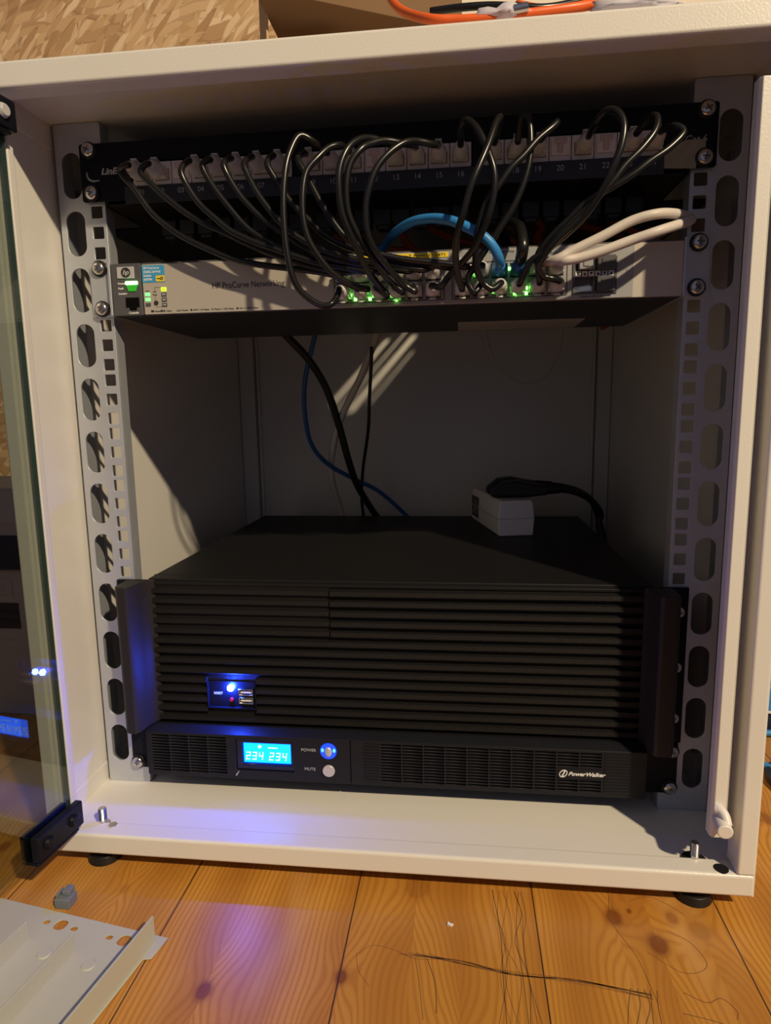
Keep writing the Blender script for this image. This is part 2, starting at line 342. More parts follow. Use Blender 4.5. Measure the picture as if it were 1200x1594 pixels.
# ------------------------------------------------------------------ the cabinet
cab = empty('rack_cabinet', (0, 190, -45), 'cream steel network cabinet standing open on the pine floor', 'cabinet')
YF, YB = -80, 455
MB().box(268.5, 270.5, YF+1, YB, -31, 557).build('side_panel', M['cream'], cab, bev=.5)
MB().box(-272.5, -268.5, YF+1, YB, -31, 557).build('side_panel', M['cream'], cab, bev=.5)
MB().box(-268.5, 268.5, -74, YB, -18.5, -16).box(-268.5, -267.5, -79, YB, -17, .5).box(267.5, 268.5, -79, YB, -17, .5).build('bottom_panel', M['cream'], cab)
MB().box(-273.5, 270.5, YF, -62, -31, -13.6).build('front_sill', M['cream'], cab, bev=2.6, seg=4)
# top sheet with unseen slots, added to throw light streaks on the back panel
slots = []
for k, cx in enumerate((74, 90, 106, 122)):
    slots.append(rect(cx-(3.6, 1.8, 4.4, 1.6)[k], cx+(3.6, 1.8, 4.4, 1.6)[k], (150, 110, 96, 150)[k], (262, 290, 268, 240)[k], 1.5))
plate('top_panel', rect(-268.5, 268.5, YF+8, YB), slots, 1.5, lambda a, b_, h: (a, b_, 551+h), M['cream'], cab)
MB().box(-268.5, -267.5, -79, YB, 532, 550.2).build('top_panel_lip', M['cream'], cab)
MB().box(267.5, 268.5, -79, YB, 532, 550.2).build('top_panel_lip', M['cream'], cab)
MB().box(-273.5, 270.5, YF, -62, 540, 557.5).build('front_lintel', M['cream'], cab, bev=2.4, seg=4)
MB().box(-268.5, 268.5, 440, 442, -14, 550).build('back_panel', M['cream'], cab)
MB().box(-268, -246, 428, 439, -14, 550).box(-244, -240, 434, 440, -14, 550).build('corner_post', M['cream'], cab, bev=1)
MB().box(249, 268, 428, 439, -14, 550).box(243, 247, 434, 440, -14, 550).build('corner_post', M['cream'], cab, bev=1)
# front columns and door stops
MB().box(257.5, 270.5, YF, -60, -14, 540).build('front_column', M['cream'], cab, bev=2.2, seg=4)
MB().box(-273.5, -261.5, YF, -60, -14, 540).build('front_column', M['cream'], cab, bev=2.2, seg=4)
MB().prism([(239.2, -66), (239.2, -73), (241, -75.5), (248.5, -75.2), (251.5, -71), (253.0, -62), (258, -60), (257, -58), (251.0, -60), (249.5, -70), (247.5, -73), (241.4, -73), (241, -66)], lambda p, h: (p[0], p[1], h), 12, 516).build('door_stop', M['cream'], cab, bev=.5)
MB().prism([(-262, -70), (-262, -76), (-257, -74.5), (-255, -78.5), (-250.3, -78.5), (-250.3, -72), (-256, -70)], lambda p, h: (p[0], p[1], h), 3, 517).build('door_stop', M['cream'], cab, bev=.8)
MB().cyl((249, -73.6, -14.6), (249, -73.6, -13.4), 5.2).build('hole_plug', M['darkrubber'], cab)
# mounting rails
for sd in (-1, 1):
    outer = rect(225, 264.4, -16, 550, 2.5)
    holes = []
    for U in range(12):
        for h in (6.35, 22.225, 38.1): holes.append(rect(227.9, 237.2, U*44.45+h-4.7, U*44.45+h+4.7, .8, 2))
        holes.append(rect(243.6, 259.4, U*44.45+22.2-17.5, U*44.45+22.2+17.5, 7.85, 8))
    fl = (lambda a, b_, h, sd=sd: (sd*a, 1.0+h, b_))
    r = plate('mounting_rail', outer, holes, 2.0, fl, M['zinc'], cab, bev=.3)
    lo, hi = sorted((sd*225, sd*226.5))
    MB().box(lo, hi, 1.9, 14, -15, 550).build('rail_return', M['zinc'], r, bev=.4)
    lo, hi = sorted((sd*263, sd*264.4))
    MB().box(lo, hi, 1.9, 22, -15, 550).build('rail_return', M['zinc'], r, bev=.4)
    # small bolts seen through the top and bottom slots
    for z in (506, 24):
        MB().cyl((sd*267, 32, z), (sd*262, 32, z), 5, n=6).build('rail_bolt', M['screw'], r)
# door latch, feet
lt = MB().cyl((245, -74, 27), (243.5, -90, 26), 5.4).build('door_latch', M['latch'], cab, bev=1.2)
MB().tube([(241.5, -76, 35), (244, -78, 35.5), (246, -81, 33), (246.5, -85, 28)], 3.4, n=12).build('latch_cam', M['latch'], lt, smoothf=True)
for sx in (-235, 234):
    f_ = MB().cyl((sx, -63, -45), (sx, -63, -38), 14, 12.5).cyl((sx, -63, -38), (sx, -63, -31), 6).build('leveling_foot', M['darkrubber'], cab, bev=1)
    b_ = MB().cyl((sx, -63, -14), (sx, -63, -1), 3.0)
    b_.build('foot_bolt', M['screw'], f_, bev=.5)
    t_ = MB()
    for k in range(12): t_.cyl((sx, -63, -11+k*.8), (sx, -63, -10.6+k*.8), 3.4, 3.1, 16)
    t_.build('bolt_thread', M['screw'], f_); MB().cyl((sx, -63, -16), (sx, -63, -14.5), 5.8 if sx < 0 else 9, n=24).build('washer', M['screw'] if sx < 0 else M['darkrubber'], f_, bev=.4)
# glass door, opened about 94 degrees to the left
th = math.radians(96.0); dv = Vector((math.cos(th), -math.sin(th), 0)); nv = Vector((-dv.y, dv.x, 0)); P0 = Vector((-248.8, -83, 0))
MT = Matrix(((dv.x, nv.x, 0, P0.x), (dv.y, nv.y, 0, P0.y), (0, 0, 1, 0), (0, 0, 0, 1)))
door = MB().box(0, 505, -4, 0, -4, 531, MT).build('glass_door', M['glass'], cab)
door['label'] = 'clear tempered glass door swung open to the left'
MB().box(-.35, -.05, -4, 0, -4, 531, MT).build('glass_edge', M['glassedge'], door)
for z0, z1 in ((-5, 15), (512, 532)):
    h_ = MB().box(-6, 44, 0.2, 6.5, z0, z1, MT).box(-1, 44, -9, -4.2, z0, z1, MT).box(-1, 44, -9, 6, z0-3, z0-.5, MT).build('hinge', M['blacksmooth'], door, bev=1.6)
    for q in (6, 33):
        c0 = MT @ Vector((q, 6.5, (z0+z1)/2)); c1 = MT @ Vector((q, 9.3, (z0+z1)/2)); MB().cyl(c0, c1, 5, 3.6).build('hinge_screw', M['blacksmooth'] if z0 < 0 else M['chrome'], h_, bev=.5)

# ------------------------------------------------------------------ patch panel
pp = empty('patch_panel', (0, 0, 489), 'black 24-port patch panel with numbered white jacks at the top of the rack', 'patch panel')
PX = [(-190.5+137*g+16.15*k) for g in range(3) for k in range(8)]
wins = [rect(-190.5+137*g-9.2, -190.5+137*g+16.15*7+9.2, 499, 517.5) for g in range(3)]
plate('face_plate', rect(-241.3, 241.3, 489, 532.4, 2), wins, 1.8, front(-3.4), M['blacksmooth'], pp, bev=.3)
MB().box(-205, 205, -5.6, -4.4, 485.5, 498.6).build('label_strip', M['strip'], pp, bev=.4)
MB().box(-222, 222, -2.4, 62, 485, 487).box(-222, 222, -2.4, 62, 531, 532.4).box(-222, -220.5, -2.4, 62, 485, 532).box(220.5, 222, -2.4, 62, 485, 532).build('tray', M['blackpaint'], pp)
MB().box(-262, 262, 62, 188, 485.2, 486.6).box(-262, 262, 186, 188, 485.2, 512).build('gap_darkening_sheet', M['blackpaint'], pp)  # black sheet added so the gap above the switch looks dark
MB().box(-222, 222, 60, 62, 487, 531).build('rear_plate', M['blackpaint'], pp)
tb = M['bezel']
for g_ in range(3):
    for k in range(8):
        x = -190.5+137*g_+16.15*k; MB().box(x-6.4, x+6.4, 40, 56, 473, 484.9).box(x-4.5, x+4.5, 42, 54, 470, 473).build('terminal_block', M['termgrey'], pp, bev=.5)
NUM = {i+1: f'{i+1:02d}' for i in range(24)}
for i, x in enumerate(PX):
    n = i+1
    j = plate('keystone_jack', rect(x-7.8, x+7.8, 499.6, 516.6), [rect(x-5.9, x+5.9, 502.6, 511.2)] if n not in (3, 12, 20, 22) else [], 3, front(-1.4), M['whitejack'], pp, bev=.3)
    MB().box(x-6.2, x+6.2, 10, 11, 502, 512).box(x-6.3, x-5.95, 0, 10, 502, 512).box(x+5.95, x+6.3, 0, 10, 502, 512).box(x-6, x+6, 0, 10, 502, 502.5).build('jack_socket', M['void'], j)
    if n in (3, 12, 20, 22):
        MB().box(x-6.6, x+6.6, -4.6, -3, 503, 515).build('jack_blank', M['whitejack'], j, bev=.5)
        MB().box(x-4.3, x+4.3, -6.2, -4.5, 510.5, 514.5).box(x-1.9, x+1.9, -6.2, -4.5, 504.5, 510.8).build('blank_latch', M['jackshade'], j, bev=.4)
    text('port_number', NUM[n], x, 493.6, -5.75, 3.9, M['greyink'], pp)
for sx in (-1, 1):
    for z in (527.05, 495.3): screw(pp, sx*232.55, z, -4.4)
text('brand_lettering', 'LinE', -217.5, 511, -4.45, 4.6, M['greyink'], pp, shear=.25, bold=.2, width=14)
MB().tube([at(135, 268, -4.7), at(137, 277, -4.7), at(144, 282, -4.7), at(155, 281, -4.7)], lambda t: .35+.5*math.sin(t*3.1), n=6).build('brand_swoosh', M['greyink'], pp)
text('category_lettering', 'Cat.6', 226, 508, -4.45, 5, M['greyink'], pp, shear=.2)

# ------------------------------------------------------------------ network switch
sw = empty('network_switch', (0, 80, 399.5), 'silver and dark grey network switch with cables and green lights below the patch panel', 'network switch')
MB().box(-220.5, 221, -4.5, 165, 399.5, 440.5).build('chassis', M['switchbody'], sw, bev=.8)
MB().box(-220.5, -195.2, -8, -4.5, 399.7, 440.3).build('left_face', M['switchgrey'], sw, bev=.8)
conh = rect(-209.7, -198.2, 405.6, 413.9)+[]
MB().box(-195, 221, -6.5, -4.5, 399.7, 440.4).build('top_face_edge', M['switchgrey'], sw, bev=.6)
BX1 = [-30+13.75*k for k in range(6)]; BX2 = [61+13.75*k for k in range(6)]
holes = []
for bx in (BX1, BX2):
    for x in bx: holes += [rect(x-5.9, x+5.9, 404.6, 415.2), rect(x-5.9, x+5.9, 417.6, 428.2)]
plate('silver_face', rect(-194, 221, 400.2, 438.8, .8), holes+[rect(143.5, 173, 404.6, 429)], 1.6, front(-7.3), M['silver'], sw, bev=.25)
def frame_line(name, x0, x1, z0, z1, wd, Y, m, par): return plate(name, rect(x0, x1, z0, z1, 1), [rect(x0+wd, x1-wd, z0+wd, z1-wd)], .16, front(Y), m, par)
plate('port_overlay', rect(-37.5, 186, 400.6, 438.3, .8), holes+[rect(143.5, 173, 404.6, 429)], .3, front(-8.25), M['silverblue'], sw)
frame_line('port_outline', -38, 47.5, 403.2, 430, .7, -8.45, M['ink'], sw)
frame_line('port_outline', 53, 138.6, 403.2, 430, .7, -8.45, M['ink'], sw)
for bx in (BX1, BX2):
    for x in bx:
        for z0 in (404.6, 417.6):
            MB().box(x-5.9, x+5.9, -1.2, -.8, z0, z0+10.6).box(x-6.1, x-5.9, -6, -1, z0, z0+10.6).box(x+5.9, x+6.1, -6, -1, z0, z0+10.6).build('port_socket', M['void'], sw)
# fibre module cages
cage = plate('module_cage', rect(142.3, 174.2, 403.6, 430), [rect(144.2, 157.4, 405.6, 415.4), rect(159, 172.6, 405.6, 415.4), rect(144.2, 157.4, 420.4, 428.6), rect(159, 172.6, 420.4, 428.6)], 2.4, front(-8.2), M['switchgrey'], sw, bev=.3)
MB().box(144, 157.5, -7.2, -7, 405.5, 409.5).build('cage_contacts', M['usb'], cage)
MB().box(144, 173, -4.6, -4.4, 405, 429).build('cage_inside', M['void'], cage)
for (x0, x1, z0, z1, mm) in ((146.5, 156.5, 420.8, 429, 'silverblue'), (159.6, 172.6, 420.2, 430.5, 'switchgrey'), (159.6, 172.6, 404.8, 415.8, 'switchgrey')):
    p_ = MB().box(x0, x1, -12.5, -6, z0, z1).build('dust_plug', M[mm], sw, bev=.6)
    MB().box(x0+3, x1-3, -13.2, -12.3, z0+2, z1-2.5).build('dust_plug_grip', M[mm], p_, bev=.3)
for k in range(6):
    x = 146.2+k*4.75
    MB().box(x-1.9, x+1.9, -9.6, -9.4, 416.2, 419.8).build('module_marker', M['white'], sw)
    s_ = 1 if k % 2 else -1
    MB().prism([(x-1.2, 418-s_*1.1), (x+1.2, 418-s_*1.1), (x, 418+s_*1.2)], lambda p, h: (p[0], h, p[1]), -9.75, -9.62).build('module_arrow', M['ink'], sw)
# left end: badge, lights, console socket
bd = MB().box(-215, -200.3, -8.9, -8, 428.6, 437.6).build('badge', M['chrome'], sw, bev=.5)
MB().cyl((-207.4, -8.9, 433.1), (-207.4, -9.15, 433.1), 3.9, n=32).build('badge_disc', M['ink'], bd)
text('badge_lettering', 'hp', -207.4, 433.0, -9.3, 3.6, M['chrome'], bd, shear=.35, bold=.1)
pw_ = MB().box(-208.6, -198, -9.3, -7.8, 423.6, 426.4).build('power_light', M['greenlamp'], sw, bev=.8)
MB().prism([(-208, 423.4), (-198.4, 423.4), (-200, 418.6), (-206.4, 418.6)], lambda p, h: (p[0], h, p[1]), -9, -7.8).build('light_guide', M['greenbody'], sw, bev=.4)
for s_, z in (('Power', 424.8), ('Fault', 421), ('Locator', 417)): text('light_lettering', s_, -215, z, -8.12, 1.6, M['white'], sw, align='LEFT', bold=.05)
MB().box(-209.5, -198, -8.2, -8.0, 406, 413.8).box(-206.5, -200.5, -8.2, -8.0, 403.8, 406).build('console_socket', M['void'], sw)
text('console_lettering', 'Console', -203.2, 401.8, -8.12, 1.7, M['white'], sw, bold=.05)
lb = MB().box(-194, -175.2, -8.35, -8.1, 424.8, 437.8).build('model_label', M['bluelabel'], sw)
for i, s_ in enumerate(('HP ProCurve', '2520G-24-PoE', 'Switch', 'J9299A')): text('label_lettering', s_, -192.7, 435.7-i*2.9, -8.45, 1.7, M['white'], lb, align='LEFT', bold=.05)
MB().box(-182.5, -175.4, -8.5, -8.3, 425.3, 429.9).build('label_badge', M['yellow'], lb)
MB().tube([(-181.5, -8.6, 427.6), (-179, -8.6, 427.6), (-177.6, -8.6, 428.6), (-176.6, -8.6, 427.6), (-177.6, -8.6, 426.6), (-179, -8.6, 427.6)], .3, n=6).build('label_plug_mark', M['ink'], lb)
for i, mm in enumerate(('greentag', 'greentag', 'switchgrey')): MB().box(-192.6, -188.4, -8.5, -8.1, 414.4-i*4, 417-i*4).build('status_light', M[mm], sw)
for i, (mm, s_) in enumerate((('yellowgreen', 'Act'), ('switchgrey', 'FDx'), ('switchgrey', 'Spd'), ('switchgrey', 'PoE'))):
    q = MB().box(-178.8, -174.6, -8.5, -8.1, 417.7-i*4, 420.7-i*4).build('mode_light', M[mm], sw)
    text('mode_lettering', s_, -176.7, 419.2-i*4, -8.6, 1.2, M['ink'] if i == 0 else M['white'], q)
text('status_lettering', 'Status', -190.4, 418.3, -8.2, 1.0, M['ink'], sw)
text('status_lettering', 'LED', -184.4, 417.6, -8.2, 1.1, M['ink'], sw); text('status_lettering', 'Mode', -184.4, 415.2, -8.2, 1.1, M['ink'], sw)
MB().cyl((-183.6, -8.1, 408.9), (-183.6, -8.7, 408.9), 1.8).build('mode_button', M['ink'], sw)
MB().box(-184.2, -184.0, -8.25, -8.1, 418.8, 421).box(-184.2, -179, -8.25, -8.1, 420.8, 421).box(-184, -179, -8.25, -8.1, 405.6, 405.8).box(-184.2, -184, -8.25, -8.1, 410.5, 414).build('mode_outline', M['ink'], sw)
text('name_lettering', 'HP ProCurve Networking', -107, 420.2, -8.2, 4.6, M['ink'], sw, width=58.4)
text('legend_lettering', '● Reset  ● Clear      Link Mode   ■ Off = 10 Mbps   □ Flash = 100 Mbps   ■ On = 1000 Mbps', -187.5, 402.4, -8.2, 1.25, M['ink'], sw, align='LEFT', width=88)
for x in (-187.5, -179.5): MB().cyl((x, -8.1, 402.6), (x, -8.4, 402.6), .9).build('pin_hole', M['ink'], sw)
yl = MB().box(-28, 50.5, -8.75, -8.5, 434.4, 438).build('port_banner', M['yellow'], sw)
text('banner_lettering', 'Integrated 10/100/1000Base-T Ports (1 - 24T)', 11, 436.2, -8.9, 1.7, M['ink'], yl, width=74)
text('panel_lettering', 'Dual-Personality Ports', 90, 436.4, -8.5, 1.4, M['ink'], sw); text('panel_lettering', 'Ethernet', 181, 417, -8.5, 1.6, M['greyink'], sw, mtx=Matrix.Translation((181.2, -8.5, 417)) @ Matrix.Rotation(-math.pi/2, 4, 'Y'))
text('panel_lettering', 'Dual-Pers. SFP (21-24)', 157, 401.8, -8.5, 1.3, M['ink'], sw); text('panel_lettering', 'PoE', 128, 434, -8.5, 2.0, M['ink'], sw)
for x, z in ((-21.3, 405.8), (-21.3, 409.8), (-10.0, 405.8), (-7.6, 409.8), (6.8, 408.3), (10.6, 404.4), (100.2, 405.8), (100.2, 409.8), (105.9, 421.0), (108.6, 405.8), (108.6, 409.6), (96.2, 424.0), (-25.3, 409.2), (69.5, 421.5), (84.5, 409.5)):
    MB().box(x-1.05, x+1.05, -9.4, -8.4, z-1.05, z+1.05).build('port_light', M['green'], sw, bev=.3)
for sx, mm in ((-1, 'zinc'), (1, 'zinc')):
    lo, hi = sorted((sx*241.3, sx*221.3))
    e_ = MB().box(lo, hi, -2.6, -.2, 400, 441.5)
    lo2, hi2 = sorted((sx*221.2, sx*223.4)); e_.box(lo2, hi2, -8, 40, 400, 441.5)
    br = e_.build('mounting_ear', M[mm], sw, bev=.6)
    for z in (438.15, 406.4): screw(sw, sx*232.55, z, -2.6)
MB().box(57, 171, 96, 160, 399.2, 399.5).build('underside_label', M['greyink'], sw)

# ------------------------------------------------------------------ server
sv = empty('rackmount_computer', (0, 170, 45), 'black rackmount computer with ribbed front and a blue light below the empty shelf space', 'computer')
MB().box(-214.5, 214.5, 4, 349, 46, 177.3).build('chassis', M['blackpaint'], sv, bev=1)
MB().prism([(18, 177.8), (18, 176), (3, 172), (1, 172), (1, 174.5)], lambda p, h: (h, p[0], p[1]), -214.5, 214.5).build('front_lip', M['blackpaint'], sv, bev=.5)
NR = 14; pitch = (173.0-46.8)/NR
rb = MB(); rb.box(-211, 211, 2.5, 6, 46.5, 173)
bay = MB(); bay.box(-211, -51.6, 1.6, 2.4, 129.9, 172.6)
for i in range(NR):
    z0 = 46.8+i*pitch; z1 = z0+pitch*.70
    prof = [(2.6, z0), (-1.2, z0+.6), (-2.2, z0+1.6), (-1.8, z1-1.0), (2.6, z1)]
    f = lambda p, h: (h, p[0], p[1])
    if z1 > 131: rb.prism(prof, f, -50.6, 211); bay.prism([(a+.9, c_) for a, c_ in prof], f, -211, -51.8)
    elif z0 < 84.5 and z1 > 61: rb.prism(prof, f, -211, -164.2); rb.prism(prof, f, -119.2, 211)
    else: rb.prism(prof, f, -211, 211)
rb.build('front_grille', M['ribblack'], sv); bay.build('drive_bay_cover', M['ribblack'], sv)
# recessed control window
MB().box(-164, -119.4, 1.4, 2.4, 61, 84.6).box(-164.2, -163.4, -2.0, 2, 61, 84.6).box(-120.2, -119.4, -2.0, 2, 61, 84.6).box(-164, -119.4, -2, 2, 60.4, 61).build('control_window', M['blacksmooth'], sv)
MB().ball((-142.6, -.6, 79.3), 3.0, (1, .9, 1)).build('power_light', M['blueled'], sv, smoothf=True)
for z in (72.5, 64.8):
    u_ = plate('usb_port', rect(-135.6, -122.4, z-2.9+3, z+2.9+3), [rect(-134.8, -123.2, z-2.2+3, z+2.2+3)], 2.5, front(.2), M['usb'], sv)
    MB().box(-134, -124, -.4, 1.2, z+2.2, z+3.4).build('usb_tongue', M['brickwhite'], u_)
text('reset_lettering', 'RESET', -155, 73.2, 1.3, 2.2, M['white'], sv)
MB().cyl((-142.6, 1.4, 68.0), (-142.6, -.4, 68.0), 1.6).build('reset_button', mat('red_button', (0.5, 0.01, 0.02), .4), sv)
for sd in (-1, 1):
    lo, hi = sorted((sd*211.5, sd*240.0))
    e_ = MB().box(lo, hi, -3.2, -.4, 46, 177.6).build('rack_ear', M['blacksmooth'], sv, bev=.5)
    prof = [(227.5, -3), (227.5, -24), (225, -28.5), (214, -28.5), (211.8, -26.5), (210.6, -16), (208.5, -6), (206, -1.5)] if sd > 0 else [(231, -3), (231, -20), (229.5, -25.5), (226.5, -28), (219.5, -28.2), (216.4, -24), (214.8, -12), (211.5, -3), (207, 2)]
    h_ = MB().prism([(sd*a, c_) for a, c_ in prof], lambda p, h: (p[0], p[1], h), 46.3, 177.3).build('handle', M['handle'], sv, bev=.9)
    if sd < 0: h_['label'] = 'left grab handle lit blue on its inner side'
    for z in (157.8, 111.6, 67.9): screw(sv, sd*(232.6 if sd > 0 else 237.4), z, -3.2, r=4.8 if sd > 0 else 3, washer=False)

# ------------------------------------------------------------------ uninterruptible power supply
up = empty('backup_power_supply', (0, 170, 0), 'black backup power supply with a lit blue display at the bottom of the rack', 'power supply')
MB().box(-213, 211, -3, 345, 1.2, 44.2).build('chassis', M['blackpaint'], up, bev=.8)
holes = []
for c_ in range(4):
    for r_ in range(13): holes.append(rect(-213+c_*17.4, -213+c_*17.4+16.2, 5.2+r_*2.72, 5.2+r_*2.72+1.65))
plate('left_bezel', rect(-218, -34.3, 1, 42, 1.2), holes+[rect(-135.8, -84, 9.2, 38.4, 1)], 2.2, front(-13.2), M['bezel'], up, bev=.3)
holes = []
for c_ in range(10):
    for r_ in range(13):
        if c_ >= 8 and 5 <= r_ <= 7: continue
        holes.append(rect(-7.5+c_*18.4, -7.5+c_*18.4+17.2, 5.2+r_*2.72, 5.2+r_*2.72+1.65))
plate('right_bezel', rect(-33.6, 211, 1, 42, 1.2), holes, 2.2, front(-13.2), M['bezel'], up, bev=.3)
for x0, x1 in ((-22, -9), (177.5, 198)):
    rbz = MB().box(x0, x1, -14.5, -14.2, 4.6, 39.6)
    for r_ in range(13): rbz.box(x0, x1, -15.0, -14.4, 5.0+r_*2.72, 6.6+r_*2.72)
    rbz.build('ribbed_inset', M['bezel'], up)
MB().prism([(-14.2, 41.8), (-12, 41.8), (-3, 41.8), (-3, 45.2), (-4, 45.2)], lambda p, h: (h, p[0], p[1]), -218, 211).build('bezel_slope', M['bezel'], up, bev=.4)
MB().box(-218, -216, -13, -3, 1, 42).box(209, 211, -13, -3, 1, 42).box(-218, 211, -13, -3, 1, 2.4).build('bezel_side', M['bezel'], up)
MB().box(-216, 209, -8.2, -7.6, 2.5, 41).build('filter_backing', M['void'], up)
lf = plate('display_frame', rect(-135.6, -84.2, 9.4, 38.2, .8), [rect(-130.6, -86.6, 14.6, 34.4)], 1.6, front(-11.6), M['lcdframe'], up, bev=.3)
MB().box(-131, -86.2, -10.6, -10.0, 14.2, 34.8).build('display_glow_rim', M['lcdrim'], up)
lc = MB().box(-129.6, -87.4, -11.1, -10.7, 15.6, 33.6).build('display', M['lcd'], up)
MB().box(-131, -86.5, -13.2, -12.9, 12.0, 14).build('display_sill', M['lcdframe'], up)
def seg7(ch, x, z, w_, h_, par):
    t = w_*.24; on = {'2': 'abged', '3': 'abgcd', '4': 'fgbc'}[ch]; b = MB(); sk = lambda zz: (zz-z)*.14
    H = h_/2
    R_ = {'a': (0, w_, H-t, H), 'g': (0, w_, -t/2, t/2), 'd': (0, w_, -H, -H+t), 'f': (0, t, 0, H), 'b': (w_-t, w_, 0, H), 'e': (0, t, -H, 0), 'c': (w_-t, w_, -H, 0)}
    for k in on:
        x0, x1, z0, z1 = R_[k]; g_ = t*.12
        b.prism([(x+x0+g_+(z0*.14), z+z0+g_), (x+x1-g_+(z0*.14), z+z0+g_), (x+x1-g_+(z1*.14), z+z1-g_), (x+x0+g_+(z1*.14), z+z1-g_)], lambda p, h: (p[0], h, p[1]), -11.4, -11.1)
    b.build('display_digit', M['lcdink'], par)
for ch, x in zip('234234', (-127.6, -122.0, -116.2, -106.6, -100.8, -95.0)): seg7(ch, x, 21.8, 4.0, 7.4, lc)
MB().cyl((-115.0, -11.1, 30.6), (-115.0, -11.3, 30.6), 1.5).box(-107.5, -99, -11.3, -11.1, 29.4, 30.2).build('display_symbol', M['lcdink'], lc)
text('button_lettering', 'POWER', -70.5, 31.2, -14.5, 2.6, M['greyink'], up, width=13); text('button_lettering', 'MUTE', -69.8, 13.6, -14.5, 2.6, M['greyink'], up, width=9.5)
pb = MB().cyl((-53, -14.2, 31.2), (-53, -14.9, 31.2), 7.2, n=32).build('power_button_ring', M['bluering'], up)
MB().ball((-53, -15, 30.6), 4.0, (.8, .5, 1.15)).build('power_button', M['button'], pb, smoothf=True)
for sx in (-1, 1): MB().ball((-53+sx*5.1, -15, 32), 1.5, (.8, .4, 1.2)).build('ring_spot', M['bluespot'], pb)
MB().cyl((-53, -14.2, 13.3), (-53, -16.6, 13.3), 5.4, n=32).build('mute_button', M['button'], up, bev=.8)
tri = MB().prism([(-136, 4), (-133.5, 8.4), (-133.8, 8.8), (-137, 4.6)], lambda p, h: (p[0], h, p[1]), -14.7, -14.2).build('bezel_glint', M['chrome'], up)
lg = MB().box(140.5, 177, -14.9, -14.2, 16.6, 25.2).build('logo_plate', M['bezel'], up)
text('logo_lettering', 'PowerWalker', 163.2, 20.9, -15.0, 3.2, M['white'], lg, shear=.35, width=30, bold=.12)
ring = [(144.6+2.9*math.cos(t)+.9*math.sin(t), -15.05, 21.0+3.0*math.sin(t)) for t in [k*math.pi/8 for k in range(17)]]
MB().tube(ring, .45, n=6, sub=2).tube([(143.6, -15.1, 18.6), (145.8, -15.1, 23.4)], .7, n=6).build('logo_mark', M['white'], lg)
for sd in (-1, 1):
    lo, hi = sorted((sd*211.2, sd*238.5))
    MB().box(lo, hi, -2.8, -.3, 0.6, 45.2).build('rack_ear', M['blacksmooth'], up, bev=.5)
    screw(up, sd*232.8, 6.6, -2.8, r=5.2)
    if sd > 0: screw(up, 233.3, 38.6, -2.8, r=4.8)

# ------------------------------------------------------------------ patch cables
def rj45(parent, x, z, Y, up_=False, tip='clear', L=10.0, sx=1.0):
    """clear plug seated in a socket, sticking out by L"""
    b = MB().box(x-5.6, x+5.6, Y-L, Y+8, z-3.9, z+3.9)
    pl = b.build('connector', M[tip], parent, bev=.6)
    s_ = 1 if up_ else -1
    t = MB().prism([(0, 0), (-L-3.5, 3.2), (-L-3.5, 4.2), (0, 1.4)], lambda p, h: (h, Y+p[0], z+s_*(3.9+p[1])), x-2.4, x+2.4); t.build('connector_tab', M[tip], pl)
    MB().tube([(x, Y-L+.5, z), (x, Y-L-3, z), (x, Y-L-8, z), (x, Y-L-12, z)], lambda t_: 5.9-2.6*t_*t_, n=12, sub=3).build('boot', M[tip], pl, smoothf=True)
    return pl
def patch_cable(label, port, path, dest=None, mid=-58, endY=None, m='rubber', r=2.35, boot0=None, group=None, p0=None, p1=None):
    """port: jack number; path: photo points from the jack to the far end; dest: (x, z, up) of the switch socket"""
    pts = []
    root = None
    if port:
        x = PX[port-1]; root = empty('patch_cable', (x, -10, 507), label, 'cable', group)
        rj45(root, x, 506.8, -3, up_=True)
        pts += [Vector((x, -16, 506.8)), Vector((x, -27, 506.8))]
    else: root = empty('patch_cable', p0 or (0, 0, 0), label, 'cable', group); pts += [Vector(p0)] if p0 else []
    n = len(path)
    for i, q in enumerate(path):
        t = (i+1)/(n+1)
        b0 = min(36, abs(mid)-2); Yy = q[2] if len(q) > 2 else -(b0+(abs(mid)-b0)*math.sin(math.pi*min(1, t*1.15)))
        pts.append(at(q[0], q[1], Yy))
    if dest:
        x, z, u_ = dest
        rj45(root, x, z, -8, up_=u_, L=8)
        pts += [Vector((x, -31, z+(0 if u_ else 0))), Vector((x, -22, z))]
    if p1: pts.append(Vector(p1))
    MB().tube(pts, r, n=10, sub=5).build('cord', M[m], root, smoothf=True)
    return root
ZB, ZT = 410.0, 422.8
G = 'black patch cables between the patch panel and the switch'
patch_cable('black patch cable from the leftmost jack, lowest of the left fan', 1, [(187, 268), (210, 295), (235, 330), (260, 352), (285, 369), (322, 387), (360, 402), (397, 411), (435, 416), (462, 419), (500, 424), (530, 430)], (BX1[0], ZT, True), mid=-25, group=G)
patch_cable('black patch cable from jack 02 sweeping down right in the left fan', 2, [(219, 268), (235, 286), (260, 309), (290, 332), (322, 350), (350, 362), (380, 377), (410, 390), (435, 399), (462, 408), (500, 418), (540, 424)], (BX1[1], ZT, True), mid=-31, group=G)
patch_cable('black patch cable from jack 04, just right of the blank white jack', 4, [(282, 265), (290, 287), (310, 317), (335, 340), (360, 360), (397, 377), (425, 387), (460, 399), (505, 412), (550, 419), (575, 423)], (BX1[2], ZT, True), mid=-37, group=G)
patch_cable('black patch cable from jack 05 in the left fan', 5, [(315, 257), (322, 275), (340, 302), (360, 327), (380, 350), (400, 366), (430, 382), (462, 395), (505, 408), (555, 417), (600, 424)], (BX1[3], ZT, True), mid=-32, group=G)
